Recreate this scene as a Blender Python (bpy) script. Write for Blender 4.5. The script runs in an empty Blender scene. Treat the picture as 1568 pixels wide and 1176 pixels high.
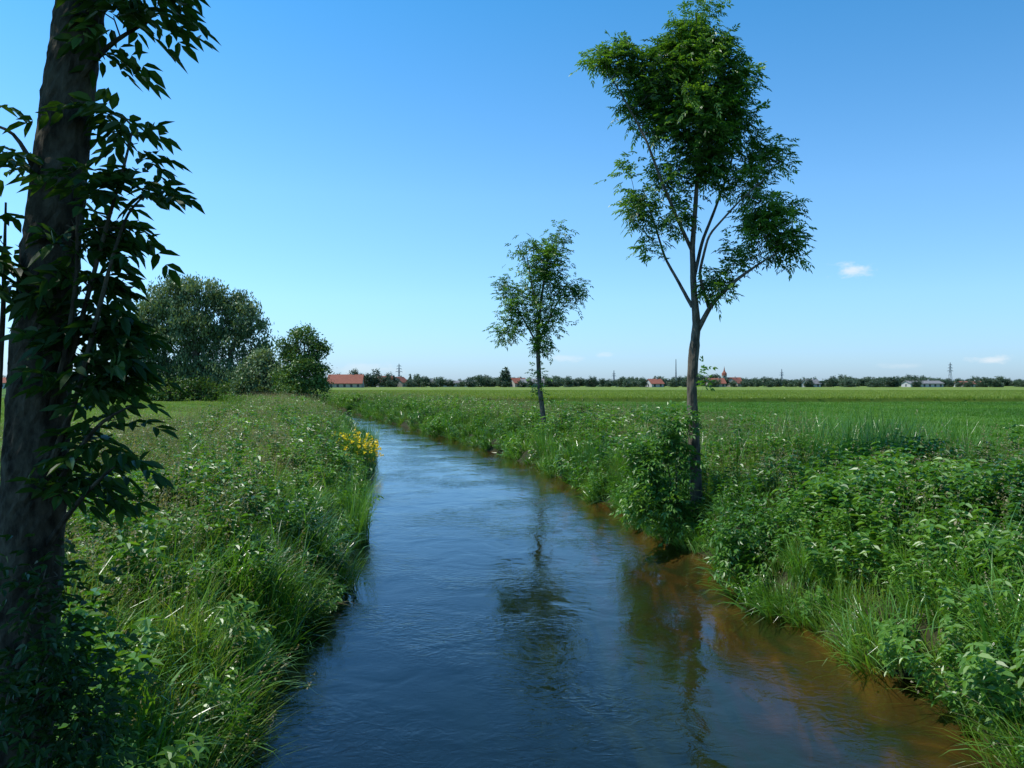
import bpy, math, numpy as np
from mathutils import Vector
R = np.random.default_rng(7)
F = 1269.0; H = 3.2
def P(x, y, d):
    return np.array([(x-784)/F*d, d, H-(y-588)/F*d])
scene = bpy.context.scene
scene.view_settings.view_transform = 'Standard'
scene.view_settings.look = 'None'
scene.view_settings.exposure = 0

# ------------------------------------------------------------------ helpers
def nrm(v):
    return v/np.maximum(np.linalg.norm(v, axis=-1, keepdims=True), 1e-9)

class Parts:
    def __init__(s):
        s.v=[]; s.f=[]; s.m=[]; s.t=[]; s.n=0
    def add(s, v, f, mi=0, tint=None):
        v=np.asarray(v,float).reshape(-1,3); f=np.asarray(f,int).reshape(-1,4)
        if len(v)==0: return
        s.v.append(v); s.f.append(f+s.n); s.n+=len(v)
        s.m.append(np.full(len(f),mi,int) if np.isscalar(mi) else mi)
        if tint is None: tint=np.full(len(v),0.5)
        s.t.append(np.asarray(tint,float).reshape(-1))
    def arrays(s):
        return np.concatenate(s.v),np.concatenate(s.f),np.concatenate(s.m),np.concatenate(s.t)
    def mesh(s, name, mats, smooth=False):
        v,f,m,t=s.arrays()
        me=bpy.data.meshes.new(name)
        me.vertices.add(len(v)); me.vertices.foreach_set('co', v.astype(np.float32).ravel())
        me.loops.add(f.size); me.polygons.add(len(f))
        me.loops.foreach_set('vertex_index', f.astype(np.int32).ravel())
        me.polygons.foreach_set('loop_start', np.arange(0,f.size,4,dtype=np.int32))
        me.polygons.foreach_set('material_index', m.astype(np.int32))
        me.polygons.foreach_set('use_smooth', np.full(len(f),smooth,dtype=bool))
        a=me.attributes.new('tint','FLOAT','POINT'); a.data.foreach_set('value', t.astype(np.float32))
        for mt in mats: me.materials.append(mt)
        me.update(calc_edges=True)
        return me
    def obj(s, name, mats, smooth=False, link=True):
        o=bpy.data.objects.new(name, s.mesh(name,mats,smooth))
        if link: scene.collection.objects.link(o)
        return o

def leaflets(base, d, n, L, wr, droop=0.15, fold=0.15):
    base=np.asarray(base); d=nrm(d); side=nrm(np.cross(d,n)); n=nrm(np.cross(side,d))
    L=np.asarray(L).reshape(-1,1); w=L*wr
    up=n*w*fold
    dz=np.zeros_like(base); dz[:,2]=-1
    v0=base
    l1=base+d*L*.28+side*w*.42+up; r1=base+d*L*.28-side*w*.42+up
    l2=base+d*L*.62+side*w*.42+up+dz*L*droop*.35; r2=base+d*L*.62-side*w*.42+up+dz*L*droop*.35
    tp=base+d*L+dz*L*droop
    N=len(base)
    v=np.stack([v0,l1,l2,tp,r2,r1],1).reshape(-1,3)
    o=(np.arange(N)*6)[:,None]
    f=np.concatenate([o+np.array([[0,1,2,3]]), o+np.array([[0,3,4,5]])],0)
    return v,f

def compound(bases, dirs, length, pairs, leaflen, rng, droop=.35, wr=.36):
    N=len(bases); dirs=nrm(dirs); ln=length.reshape(-1,1)
    up=np.tile([0,0,1.],(N,1))+rng.normal(0,.35,(N,3))
    side=nrm(np.cross(dirs,up)); nor=nrm(np.cross(side,dirs))
    B=[];D=[];NN=[];LL=[];T=[]
    tint=rng.random(N)
    def rp(t): 
        p=bases+dirs*ln*t; p[:,2]-= (droop*ln*t*t)[:,0]; return p
    for k in range(pairs):
        t=.3+.65*k/max(1,pairs-1)*.92
        for sg in (-1,1):
            p=rp(t)
            dd=nrm(dirs*.65+side*sg*.8+rng.normal(0,.15,(N,3))); dd[:,2]-=.18+droop*.4*t
            B.append(p);D.append(dd);NN.append(nor+rng.normal(0,.25,(N,3)));LL.append(leaflen*rng.uniform(.75,1.1,N));T.append(tint)
    dd=dirs.copy(); dd[:,2]-=droop*1.2
    B.append(rp(1.));D.append(dd);NN.append(nor);LL.append(leaflen*rng.uniform(.9,1.15,N));T.append(tint)
    B=np.concatenate(B);D=np.concatenate(D);NN=np.concatenate(NN);LL=np.concatenate(LL);T=np.concatenate(T)
    v,f=leaflets(B,D,NN,LL,wr,droop=.2)
    return v,f,np.repeat(T,6)

def tube(pts, rad, sides=8, rough=0., rng=R):
    pts=np.asarray(pts,float); n=len(pts); rad=np.asarray(rad,float)
    tan=nrm(np.gradient(pts,axis=0))
    ref=np.array([1.,0.1,0.05]); a=nrm(ref-(tan@ref)[:,None]*tan); b=np.cross(tan,a)
    an=np.linspace(0,2*np.pi,sides,endpoint=False)
    rr=rad[:,None]*(1+rough*rng.normal(0,1,(n,sides)))
    v=pts[:,None,:]+rr[...,None]*(np.cos(an)[None,:,None]*a[:,None,:]+np.sin(an)[None,:,None]*b[:,None,:])
    i=np.arange(n-1)[:,None]*sides; j=np.arange(sides)[None,:]; jn=(j+1)%sides
    f=np.stack([i+j,i+jn,i+sides+jn,i+sides+j],-1).reshape(-1,4)
    return v.reshape(-1,3),f

def segs(p0,p1,r0,r1,sides=5):
    t=nrm(p1-p0); ref=np.where(np.abs(t[:,[2]])>.9,np.array([[1.,0,0]]),np.array([[0,0,1.]]))
    a=nrm(np.cross(t,ref)); b=np.cross(t,a)
    an=np.linspace(0,2*np.pi,sides,endpoint=False)
    c=(np.cos(an)[None,:,None]*a[:,None,:]+np.sin(an)[None,:,None]*b[:,None,:])
    v0=p0[:,None,:]+c*r0[:,None,None]; v1=p1[:,None,:]+c*r1[:,None,None]
    N=len(p0); v=np.concatenate([v0,v1],1).reshape(-1,3)
    o=(np.arange(N)*2*sides)[:,None]; j=np.arange(sides)[None,:]; jn=(j+1)%sides
    f=np.stack([o+j,o+jn,o+sides+jn,o+sides+j],-1).reshape(-1,4)
    return v,f

def resample(poly, step):
    poly=np.asarray(poly,float); d=np.r_[0,np.cumsum(np.linalg.norm(np.diff(poly[:,:3],axis=0),axis=1))]
    n=max(3,int(d[-1]/step)+1); t=np.linspace(0,d[-1],n)
    out=np.stack([np.interp(t,d,poly[:,k]) for k in range(poly.shape[1])],1)
    for _ in range(2):
        out[1:-1,:3]=.25*out[:-2,:3]+.5*out[1:-1,:3]+.25*out[2:,:3]
    return out

def sample_blobs(blobs, n, rng, shell=.55):
    b=np.asarray(blobs,float)
    w=(b[:,3]*b[:,4]*b[:,5])**.75; w/=w.sum()
    i=rng.choice(len(b),n,p=w)
    u=nrm(rng.normal(0,1,(n,3))); r=rng.random(n)**shell
    return b[i,:3]+u*r[:,None]*b[i,3:6], b[i,:3]

def grow(limbs, targets, step, rng, tip=.004, ex=2.3, lift=.25):
    pos=[];par=[];fix=[]
    for L in limbs:
        pl=resample(L,step)
        if pos:
            A=np.array(pos); k=int(np.argmin(np.linalg.norm(A-pl[0,:3],axis=1)))
        else: k=-1
        for q in pl:
            pos.append(q[:3].copy()); par.append(k); fix.append(q[3]); k=len(pos)-1
    nm=len(pos)
    A=np.array(pos); 
    dm=[np.min(np.linalg.norm(A-t,axis=1)) for t in targets]
    buf=np.zeros((nm+len(targets)*40,3)); buf[:nm]=A; n=nm
    tips=[]
    for ti in np.argsort(dm):
        t=targets[ti]; dv=t-buf[:n]; ds=np.linalg.norm(dv,axis=1)
        cost=ds+.7*np.maximum(0,-dv[:,2]+.1*ds)
        k=int(np.argmin(cost)); s=buf[k].copy(); L=ds[k]; m=max(1,min(38,int(L/step)))
        c=s*.5+t*.5+np.array([0,0,-lift*L*.5])+rng.normal(0,.08*L,3)
        for q in range(1,m+1):
            u=q/m; p=(1-u)**2*s+2*u*(1-u)*c+u*u*t
            buf[n]=p; par.append(k); fix.append(-1); k=n; n+=1
        tips.append(k)
    pos=buf[:n]; par=np.array(par); fix=np.array(fix)
    acc=np.zeros(n); 
    for i in range(n-1,-1,-1):
        if acc[i]==0: acc[i]=tip**ex
        if par[i]>=0: acc[par[i]]+=acc[i]
    rad=acc**(1/ex)
    rad=np.where(fix>0,fix,rad)
    for i in range(nm,n):
        rad[i]=min(rad[i],rad[par[i]]*.85) if par[i]<nm else min(rad[i],rad[par[i]])
    return pos,par,rad,np.array(tips),nm

# ------------------------------------------------------------------ materials
def nt(mat):
    mat.use_nodes=True; t=mat.node_tree; t.nodes.clear(); return t, t.nodes, t.links
def leaf_mat(name, cols, trans=.3, nscale=.35, rough=.45, spec=.3, nw=.5, gain=1.):
    m=bpy.data.materials.new(name); t,N,L=nt(m)
    out=N.new('ShaderNodeOutputMaterial'); mix=N.new('ShaderNodeMixShader'); mix.inputs[0].default_value=trans
    p=N.new('ShaderNodeBsdfPrincipled'); p.inputs['Roughness'].default_value=rough; p.inputs['Specular IOR Level'].default_value=spec
    tr=N.new('ShaderNodeBsdfTranslucent')
    at=N.new('ShaderNodeAttribute'); at.attribute_name='tint'
    oi=N.new('ShaderNodeObjectInfo'); g=N.new('ShaderNodeNewGeometry')
    no=N.new('ShaderNodeTexNoise'); no.inputs['Scale'].default_value=nscale; no.inputs['Detail'].default_value=1.
    L.new(g.outputs['Position'],no.inputs['Vector'])
    a=N.new('ShaderNodeMath'); a.operation='MULTIPLY_ADD'; a.inputs[1].default_value=.55; L.new(at.outputs['Fac'],a.inputs[0])
    b=N.new('ShaderNodeMath'); b.operation='MULTIPLY'; b.inputs[1].default_value=.16; L.new(oi.outputs['Random'],b.inputs[0])
    L.new(b.outputs[0],a.inputs[2])
    mr=N.new('ShaderNodeMapRange'); mr.inputs['From Min'].default_value=.32; mr.inputs['From Max'].default_value=.68
    mr.inputs['To Min'].default_value=-nw*.5+.18; mr.inputs['To Max'].default_value=nw*.5+.18; L.new(no.outputs['Fac'],mr.inputs['Value'])
    c=N.new('ShaderNodeMath'); c.operation='ADD'; L.new(a.outputs[0],c.inputs[0]); L.new(mr.outputs[0],c.inputs[1])
    cr=N.new('ShaderNodeValToRGB'); el=cr.color_ramp.elements
    for i,(q,col) in enumerate(cols):
        e=el[i] if i<2 else el.new(q)
        e.position=q; e.color=(*[min(.9,k_*gain) for k_ in col],1)
    L.new(c.outputs[0],cr.inputs[0]); L.new(cr.outputs[0],p.inputs['Base Color'])
    hs=N.new('ShaderNodeMix'); hs.data_type='RGBA'; hs.blend_type='MULTIPLY'; hs.inputs[0].default_value=1
    L.new(cr.outputs[0],hs.inputs[6]); hs.inputs[7].default_value=(2.1,2.,.6,1)
    L.new(hs.outputs[2],tr.inputs['Color'])
    L.new(p.outputs[0],mix.inputs[1]); L.new(tr.outputs[0],mix.inputs[2]); L.new(mix.outputs[0],out.inputs[0])
    return m
def simple_mat(name, c1, c2, scale=5, rough=.8, bump=0., stretch=(1,1,1)):
    m=bpy.data.materials.new(name); t,N,L=nt(m)
    out=N.new('ShaderNodeOutputMaterial'); p=N.new('ShaderNodeBsdfPrincipled'); p.inputs['Roughness'].default_value=rough
    p.inputs['Specular IOR Level'].default_value=.2
    tc=N.new('ShaderNodeTexCoord'); mp=N.new('ShaderNodeMapping'); mp.inputs['Scale'].default_value=stretch
    no=N.new('ShaderNodeTexNoise'); no.inputs['Scale'].default_value=scale; no.inputs['Detail'].default_value=6; no.inputs['Roughness'].default_value=.65
    L.new(tc.outputs['Object'],mp.inputs[0]); L.new(mp.outputs[0],no.inputs['Vector'])
    cr=N.new('ShaderNodeValToRGB'); cr.color_ramp.elements[0].position=.35; cr.color_ramp.elements[1].position=.65
    cr.color_ramp.elements[0].color=(*c1,1); cr.color_ramp.elements[1].color=(*c2,1)
    L.new(no.outputs['Fac'],cr.inputs[0]); L.new(cr.outputs[0],p.inputs['Base Color'])
    if bump:
        b=N.new('ShaderNodeBump'); b.inputs['Strength'].default_value=bump; b.inputs['Distance'].default_value=.02
        L.new(no.outputs['Fac'],b.inputs['Height']); L.new(b.outputs[0],p.inputs['Normal'])
    L.new(p.outputs[0],out.inputs[0])
    return m

M_grass=leaf_mat('grass_blade',[(0,(.02,.055,.006)),(.4,(.058,.13,.012)),(.8,(.11,.195,.022)),(1,(.2,.23,.06))],gain=1.35)
M_reed=leaf_mat('reed_blade',[(0,(.02,.06,.009)),(.5,(.055,.145,.018)),(1,(.105,.22,.032))],spec=.6,rough=.3,gain=1.3)
M_seed=leaf_mat('seed_head',[(0,(.13,.13,.05)),(.5,(.21,.185,.09)),(1,(.32,.26,.16))],trans=.25)
M_stem=leaf_mat('grass_stem',[(0,(.09,.15,.025)),(.5,(.15,.19,.045)),(1,(.24,.24,.09))],trans=.25)
M_herb=leaf_mat('herb_leaf',[(0,(.018,.055,.008)),(.5,(.048,.13,.014)),(1,(.11,.21,.028))],spec=.55,rough=.4,gain=1.35)
M_dry=leaf_mat('dry_grass',[(0,(.14,.12,.06)),(.5,(.24,.2,.10)),(1,(.34,.29,.17))],trans=.2)
M_crop=leaf_mat('crop_leaf',[(0,(.035,.10,.008)),(.5,(.055,.145,.013)),(1,(.09,.185,.022))],nscale=.06,nw=.6,gain=1.2)
M_mown=leaf_mat('meadow_blade',[(0,(.07,.13,.018)),(.5,(.12,.2,.03)),(1,(.19,.26,.05))],nscale=.06,nw=.5,gain=1.1)
M_barley=leaf_mat('barley_blade',[(0,(.09,.14,.018)),(.5,(.14,.2,.028)),(1,(.2,.25,.05))],nscale=.02,nw=.4,gain=1.15)
M_yellow=leaf_mat('yellow_petal',[(0,(.6,.42,.01)),(.5,(.8,.6,.02)),(1,(.85,.7,.05))],trans=.3)
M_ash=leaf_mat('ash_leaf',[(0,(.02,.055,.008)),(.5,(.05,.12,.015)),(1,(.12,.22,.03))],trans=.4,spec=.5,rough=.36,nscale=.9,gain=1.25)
M_ashd=leaf_mat('shaded_ash_leaf',[(0,(.014,.04,.008)),(.5,(.026,.07,.011)),(1,(.05,.11,.018))],trans=.3,spec=.35,nscale=.8)  # darker copy of the ash leaf, crown shade put into its colour
M_willow=leaf_mat('willow_leaf',[(0,(.04,.07,.028)),(.5,(.09,.135,.055)),(1,(.18,.23,.11))],trans=.15,nscale=.2,gain=1.25)
M_hedge=leaf_mat('hedge_leaf',[(0,(.022,.05,.012)),(.5,(.05,.10,.02)),(1,(.11,.18,.04))],trans=.2,nscale=.3,gain=1.3)
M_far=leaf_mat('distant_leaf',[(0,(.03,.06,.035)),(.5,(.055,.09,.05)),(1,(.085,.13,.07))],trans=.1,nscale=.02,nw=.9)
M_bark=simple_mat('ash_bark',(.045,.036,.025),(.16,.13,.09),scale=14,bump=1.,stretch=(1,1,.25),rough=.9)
M_bark2=simple_mat('mossy_bark',(.018,.014,.009),(.09,.078,.052),scale=13,bump=1.,stretch=(1,1,.5),rough=.95)  # near-trunk bark: crown shade darkened into the colour, mottling from plain noise

# ------------------------------------------------------------------ terrain
YL=[-60,0,6.9,9.4,13,19.2,30.8,39.8,52,65,78,92,110,150,300,1000,4800]
XL=[-2.6,-2.6,-2.6,-2.75,-3.1,-4.0,-5.8,-7.3,-10.1,-13.6,-17.6,-23,-32,-54,-150,-600,-2800]
YR=[-60,0,6.9,8.6,9.9,13.9,16.1,21.7,29.6,36,46.7,58,74,84.6,92,110,150,300,1000,4800]
XR=[4.6,4.5,4.3,4.3,4.0,3.65,3.4,2.65,1.65,.05,-3.0,-6.5,-11.8,-15.3,-18.1,-26.5,-48,-143,-590,-2790]
def wob(y,s): 
    a=np.clip((100-y)/60,0,1)
    return a*(.15*np.sin(y*1.1+s)+.10*np.sin(y*2.3+2*s)+.07*np.sin(y*4.7+3*s))
def xl(y): y=np.asarray(y,float); return np.interp(y,YL,XL)+wob(y,1.)
def xr(y): y=np.asarray(y,float); return np.interp(y,YR,XR)+wob(y,4.)
def sst(x): x=np.clip(x,0,1); return x*x*(3-2*x)
def hgt(s,x,y):
    n=.05*np.sin(x*1.3+y*.7)+.04*np.sin(x*.6-y*1.7)
    return .5*sst(s/.55)+.4*sst((s-.3)/3.2)+n*sst(s/2)*np.clip((300-y)/200,0,1)
rows=np.r_[np.arange(-60,0,4),np.arange(0,40,.4),np.arange(40,120,1.),np.geomspace(120,4800,50)]
off=np.array([0,.08,.18,.3,.45,.65,.9,1.3,1.8,2.5,3.5,5,7,10,15,22,35,60,100,200,500,1200,3500.])
fr=np.linspace(0,1,16)[1:-1]
V=[];BED=[]
for y in rows:
    a=float(xl(y)); b=float(xr(y))
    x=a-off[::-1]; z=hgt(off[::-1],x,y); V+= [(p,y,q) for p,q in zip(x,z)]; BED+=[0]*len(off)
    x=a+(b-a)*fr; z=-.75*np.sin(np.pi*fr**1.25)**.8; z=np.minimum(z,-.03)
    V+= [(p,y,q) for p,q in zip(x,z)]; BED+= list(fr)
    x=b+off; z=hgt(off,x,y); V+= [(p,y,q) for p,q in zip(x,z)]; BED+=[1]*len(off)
nc=len(off)*2+len(fr); nr=len(rows)
i=np.arange(nr-1)[:,None]*nc; j=np.arange(nc-1)[None,:]
Fq=np.stack([i+j,i+j+1,i+nc+j+1,i+nc+j],-1).reshape(-1,4)
mg=bpy.data.materials.new('ground_soil_and_grass'); t,N,L=nt(mg)
out=N.new('ShaderNodeOutputMaterial'); p=N.new('ShaderNodeBsdfPrincipled'); p.inputs['Roughness'].default_value=.9; p.inputs['Specular IOR Level'].default_value=.1
g=N.new('ShaderNodeNewGeometry'); sp=N.new('ShaderNodeSeparateXYZ'); L.new(g.outputs['Position'],sp.inputs[0])
def noise(scale,det=5,st=(1,1,1)):
    n=N.new('ShaderNodeTexNoise'); n.inputs['Scale'].default_value=scale; n.inputs['Detail'].default_value=det
    mp=N.new('ShaderNodeMapping'); mp.inputs['Scale'].default_value=st; L.new(g.outputs['Position'],mp.inputs[0]); L.new(mp.outputs[0],n.inputs['Vector']); return n
def ramp(src,els):
    cr=N.new('ShaderNodeValToRGB'); e=cr.color_ramp.elements
    for k,(q,c) in enumerate(els):
        x=e[k] if k<2 else e.new(q)
        x.position=q; x.color=(*c,1)
    L.new(src,cr.inputs[0]); return cr
def mixc(f,a,b):
    m=N.new('ShaderNodeMix'); m.data_type='RGBA'
    L.new(f,m.inputs[0]); L.new(a,m.inputs[6]); L.new(b,m.inputs[7]); return m.outputs[2]
n1=noise(.05,6); n2=noise(3,6)
gr=ramp(n1.outputs['Fac'],[(.3,(.055,.13,.014)),(.7,(.095,.17,.026))])
so=ramp(n2.outputs['Fac'],[(.35,(.022,.028,.010)),(.7,(.045,.04,.02))])
mrg=N.new('ShaderNodeMapRange'); mrg.inputs['From Min'].default_value=.82; mrg.inputs['From Max'].default_value=.92; L.new(sp.outputs['Z'],mrg.inputs['Value'])
land=mixc(mrg.outputs[0],so.outputs[0],gr.outputs[0])
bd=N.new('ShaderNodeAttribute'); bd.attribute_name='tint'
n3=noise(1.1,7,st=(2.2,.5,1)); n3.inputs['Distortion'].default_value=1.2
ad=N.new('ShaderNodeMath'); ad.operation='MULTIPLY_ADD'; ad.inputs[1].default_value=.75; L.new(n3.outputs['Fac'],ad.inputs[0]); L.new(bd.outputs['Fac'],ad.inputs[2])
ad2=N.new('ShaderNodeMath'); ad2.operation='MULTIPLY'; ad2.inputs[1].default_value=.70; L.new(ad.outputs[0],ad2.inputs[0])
bed=ramp(ad2.outputs[0],[(.0,(.02,.022,.012)),(.4,(.010,.018,.012)),(.62,(.014,.026,.012)),(.74,(.04,.06,.014)),(.86,(.055,.05,.014)),(.95,(.13,.07,.016)),(1.,(.20,.10,.02))])  # dark midstream tones stand in for light lost in deep water; greens are weed
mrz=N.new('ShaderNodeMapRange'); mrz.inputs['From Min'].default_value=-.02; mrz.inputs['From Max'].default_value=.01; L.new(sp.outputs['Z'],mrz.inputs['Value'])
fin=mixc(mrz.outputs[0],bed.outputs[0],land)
L.new(fin,p.inputs['Base Color'])
bu=N.new('ShaderNodeBump'); bu.inputs['Distance'].default_value=.05; bu.inputs['Strength'].default_value=.6; L.new(n2.outputs['Fac'],bu.inputs['Height']); L.new(bu.outputs[0],p.inputs['Normal'])
L.new(p.outputs[0],out.inputs[0])
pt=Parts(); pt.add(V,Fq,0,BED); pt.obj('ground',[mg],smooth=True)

# ------------------------------------------------------------------ water
mw=bpy.data.materials.new('stream_water'); t,N,L=nt(mw)
out=N.new('ShaderNodeOutputMaterial'); gl=N.new('ShaderNodeBsdfGlossy'); gl.inputs['Roughness'].default_value=.02; gl.inputs['Color'].default_value=(.82,.93,1,1)
tr=N.new('ShaderNodeBsdfTransparent'); tr.inputs['Color'].default_value=(.55,.58,.55,1)
mx=N.new('ShaderNodeMixShader'); fre=N.new('ShaderNodeFresnel'); fre.inputs['IOR'].default_value=1.36
g=N.new('ShaderNodeNewGeometry')
na=noise(1.0,2,st=(1.2,1,1)); nb=noise(4.2,3,st=(1.,1.2,1)); nd=noise(.35,3); ne=noise(14,2)
nb.inputs['Distortion'].default_value=2.2; na.inputs['Distortion'].default_value=.8
mrp=N.new('ShaderNodeMapRange'); mrp.inputs['From Min'].default_value=.42; mrp.inputs['From Max'].default_value=.62; mrp.inputs['To Min'].default_value=.12; mrp.inputs['To Max'].default_value=1.; L.new(nd.outputs['Fac'],mrp.inputs['Value'])
nbe=N.new('ShaderNodeMath'); nbe.operation='MULTIPLY_ADD'; nbe.inputs[1].default_value=.22; L.new(ne.outputs['Fac'],nbe.inputs[0]); L.new(nb.outputs['Fac'],nbe.inputs[2])
mm=N.new('ShaderNodeMath'); mm.operation='MULTIPLY'; L.new(nbe.outputs[0],mm.inputs[0]); L.new(mrp.outputs[0],mm.inputs[1])
ma=N.new('ShaderNodeMath'); ma.operation='MULTIPLY_ADD'; ma.inputs[1].default_value=.42; L.new(mm.outputs[0],ma.inputs[0])
na2=N.new('ShaderNodeMath'); na2.operation='MULTIPLY'; na2.inputs[1].default_value=.6; L.new(na.outputs['Fac'],na2.inputs[0]); L.new(na2.outputs[0],ma.inputs[2])
b=N.new('ShaderNodeBump'); b.inputs['Strength'].default_value=.5; b.inputs['Distance'].default_value=.05; L.new(ma.outputs[0],b.inputs['Height'])
for q in (gl,fre): L.new(b.outputs[0],q.inputs['Normal'])
L.new(fre.outputs[0],mx.inputs[0]); L.new(tr.outputs[0],mx.inputs[1]); L.new(gl.outputs[0],mx.inputs[2]); L.new(mx.outputs[0],out.inputs[0])
wr=[y for y in rows if y<1500]; V=[]
for y in wr:
    a=float(xl(y))-.1; c=float(xr(y))+.1
    V+=[(a+(c-a)*k/6,y,0) for k in range(7)]
i=np.arange(len(wr)-1)[:,None]*7; j=np.arange(6)[None,:]
pt=Parts(); pt.add(V,np.stack([i+j,i+j+1,i+7+j+1,i+7+j],-1).reshape(-1,4)); pt.obj('stream_water',[mw],smooth=True)

# ------------------------------------------------------------------ plant clumps
def blades(n,rad,h0,h1,w,bend,sg,rng,tilt=.3,taper=2.,lod=1.):
    n=max(3,int(n*lod)); w=w/lod**.85; sg=sg if lod==1 else max(2,sg-2)
    r=rad*np.sqrt(rng.random(n)); a=rng.random(n)*6.283
    base=np.stack([r*np.cos(a),r*np.sin(a),np.full(n,-.04)],1)
    az=a+rng.normal(0,1.2,n); h=rng.uniform(h0,h1,n); t0=np.abs(rng.normal(0,tilt,n)); bd=bend*rng.uniform(.2,1.4,n)
    dx=np.stack([np.cos(az),np.sin(az),np.zeros(n)],1)
    tw=az+np.pi/2+rng.normal(0,.6,n); sd=np.stack([np.cos(tw),np.sin(tw),np.zeros(n)],1)
    p=base.copy(); lv=[]; ww=w*rng.uniform(.6,1.2,n)
    for k in range(sg+1):
        u=k/sg; wd=(ww*(1-u**taper)+.0008)[:,None]
        lv+= [p-sd*wd*.5, p+sd*wd*.5]
        tip=p.copy()
        th=t0+bd*(u+.5/sg)**1.5
        p=p+(dx*np.sin(th)[:,None]+np.array([[0,0,1.]])*np.cos(th)[:,None])*(h/sg)[:,None]
    v=np.stack(lv,1).reshape(-1,3); m=2*(sg+1)
    o=(np.arange(n)*m)[:,None]; q=np.arange(sg)[None,:]*2
    f=np.stack([o+q,o+q+1,o+q+3,o+q+2],-1).reshape(-1,4)
    return v,f,np.repeat(rng.random(n),m),tip,v.reshape(n,m,3)
def quads(c,size,rng,stretch=1.,zdir=None,zj=.35):
    n=len(c); d=nrm(rng.normal(0,1,(n,3))) if zdir is None else nrm(zdir+rng.normal(0,zj,(n,3)))
    s=nrm(np.cross(d,rng.normal(0,1,(n,3)))); L_=(size*rng.uniform(.6,1.3,n))[:,None]
    v=np.stack([c-d*L_*stretch,c+s*L_*.6,c+d*L_*stretch,c-s*L_*.6],1).reshape(-1,3)
    return v,np.arange(n*4).reshape(-1,4),np.repeat(rng.random(n),4)
mats=[M_grass,M_reed,M_seed,M_stem,M_herb,M_dry,M_crop,M_mown,M_barley,M_yellow]
rng=np.random.default_rng(3)
def clump(kind,lod=1.):
    p=Parts(); far_=lod<1
    if kind=='A':
        v,f,t,_,_=blades(80,.30,.4,.95,.011,1.1,4,rng,lod=lod); p.add(v,f,0,t)
        v,f,t,tp,_=blades(2 if far_ else 5,.24,.8,1.15,.005,.3,4,rng,tilt=.12); p.add(v,f,3,t)
        c=np.repeat(tp,8,0)+rng.normal(0,1,(len(tp)*8,3))*[.012,.012,.05]; v,f,t=quads(c,.012,rng,1.3); p.add(v,f,2,t)
    if kind=='B':
        v,f,t,_,_=blades(52,.28,.5,1.1,.022,1.6,5,rng,tilt=.28,lod=lod); p.add(v,f,1,t)
        v,f,t,_,_=blades(30,.3,.3,.6,.012,1.0,4,rng,lod=lod); p.add(v,f,0,t)
    if kind=='C':
        v,f,t,_,_=blades(60,.3,.35,.8,.010,.9,4,rng,lod=lod); p.add(v,f,0,t)
        v,f,t,tp,_=blades(6 if far_ else 12,.3,.9,1.3,.005,.35,4,rng,tilt=.12); p.add(v,f,3,t)
        c=np.repeat(tp,10,0)+rng.normal(0,1,(len(tp)*10,3))*[.015,.015,.06]; v,f,t=quads(c,.012,rng,1.4); p.add(v,f,2,t)
    if kind=='D':
        n=10 if lod==1 else 6; v,f,t,tp,g_=blades(n,.24,.55,1.05,.008,.35,5,rng,tilt=.15); p.add(v,f,3,t)
        B=[];D=[]
        cen=g_.reshape(n,6,2,3).mean(2)
        for u in np.linspace(.25,1,9 if lod==1 else 6):
            x=u*5; k=int(min(4,x)); fr_=x-k; pp=cen[:,k]*(1-fr_)+cen[:,k+1]*fr_
            a=rng.random(n)*6.28
            for q in (0,1.57,3.14,4.71) if u>.5 else (0,3.14):
                B.append(pp); D.append(np.stack([np.cos(a+q),np.sin(a+q),np.full(n,rng.uniform(-.1,.5))],1))
        B=np.concatenate(B);D=np.concatenate(D)
        v,f=leaflets(B,D,np.tile([0,0,1.],(len(B),1))+rng.normal(0,.3,B.shape),rng.uniform(.06,.14,len(B))*(1 if lod==1 else 1.4),.5,droop=.35)
        p.add(v,f,4,np.repeat(rng.random(len(B)),6))
        v,f,t,_,_=blades(30,.28,.3,.65,.011,.9,4,rng,lod=lod); p.add(v,f,0,t)
    if kind=='E':
        v,f,t,_,_=blades(14,.25,.5,1.0,.007,1.3,4,rng,tilt=.5,lod=lod); p.add(v,f,5,t)
        v,f,t,_,_=blades(50,.3,.35,.8,.011,.9,4,rng,lod=lod); p.add(v,f,0,t)
    if kind=='F':
        v,f,t,tp,_=blades(48,.25,.9,1.6,.016,.6,5,rng,tilt=.12,lod=lod); p.add(v,f,1,t)
    if kind=='G':
        v,f,t,tp,_=blades(34,.3,.6,1.2,.018,.7,5,rng,tilt=.15); p.add(v,f,1,t)
        tp=tp[:10]-[0,0,.1]; c=np.repeat(tp,11,0)+rng.normal(0,.035,(len(tp)*11,3)); v,f,t=quads(c,.04,rng,1.); p.add(v,f,9,t)
    if kind=='K':
        v,f,t,_,_=blades(300,1.1,.15,.34,.028,1.1,2,rng,tilt=.5); p.add(v,f,6,t)
    if kind=='M':
        v,f,t,_,_=blades(300,1.1,.10,.26,.018,.8,2,rng,tilt=.4); p.add(v,f,7,t)
    if kind=='N':
        v,f,t,_,_=blades(260,1.4,.15,.36,.04,.6,2,rng,tilt=.25); p.add(v,f,8,t)
    return p
colc=bpy.data.collections.new('bank_plants')
kinds='AAABBCCCDDDEFGF'
src=[]
for k,ch in enumerate(kinds+kinds):
    c_=clump(ch,1. if k<15 else .4); src.append(c_.arrays())
    o=c_.obj('plant_%02d_%s'%(k,ch),mats,link=False); colc.objects.link(o)
TW=[dict(A=5,B=3,C=1,D=2,E=1),dict(A=4,B=1,C=3,D=1,E=1),dict(A=2,B=1,C=1,D=7,E=1),dict(A=2,B=6,C=1,D=2,E=0)]
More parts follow.
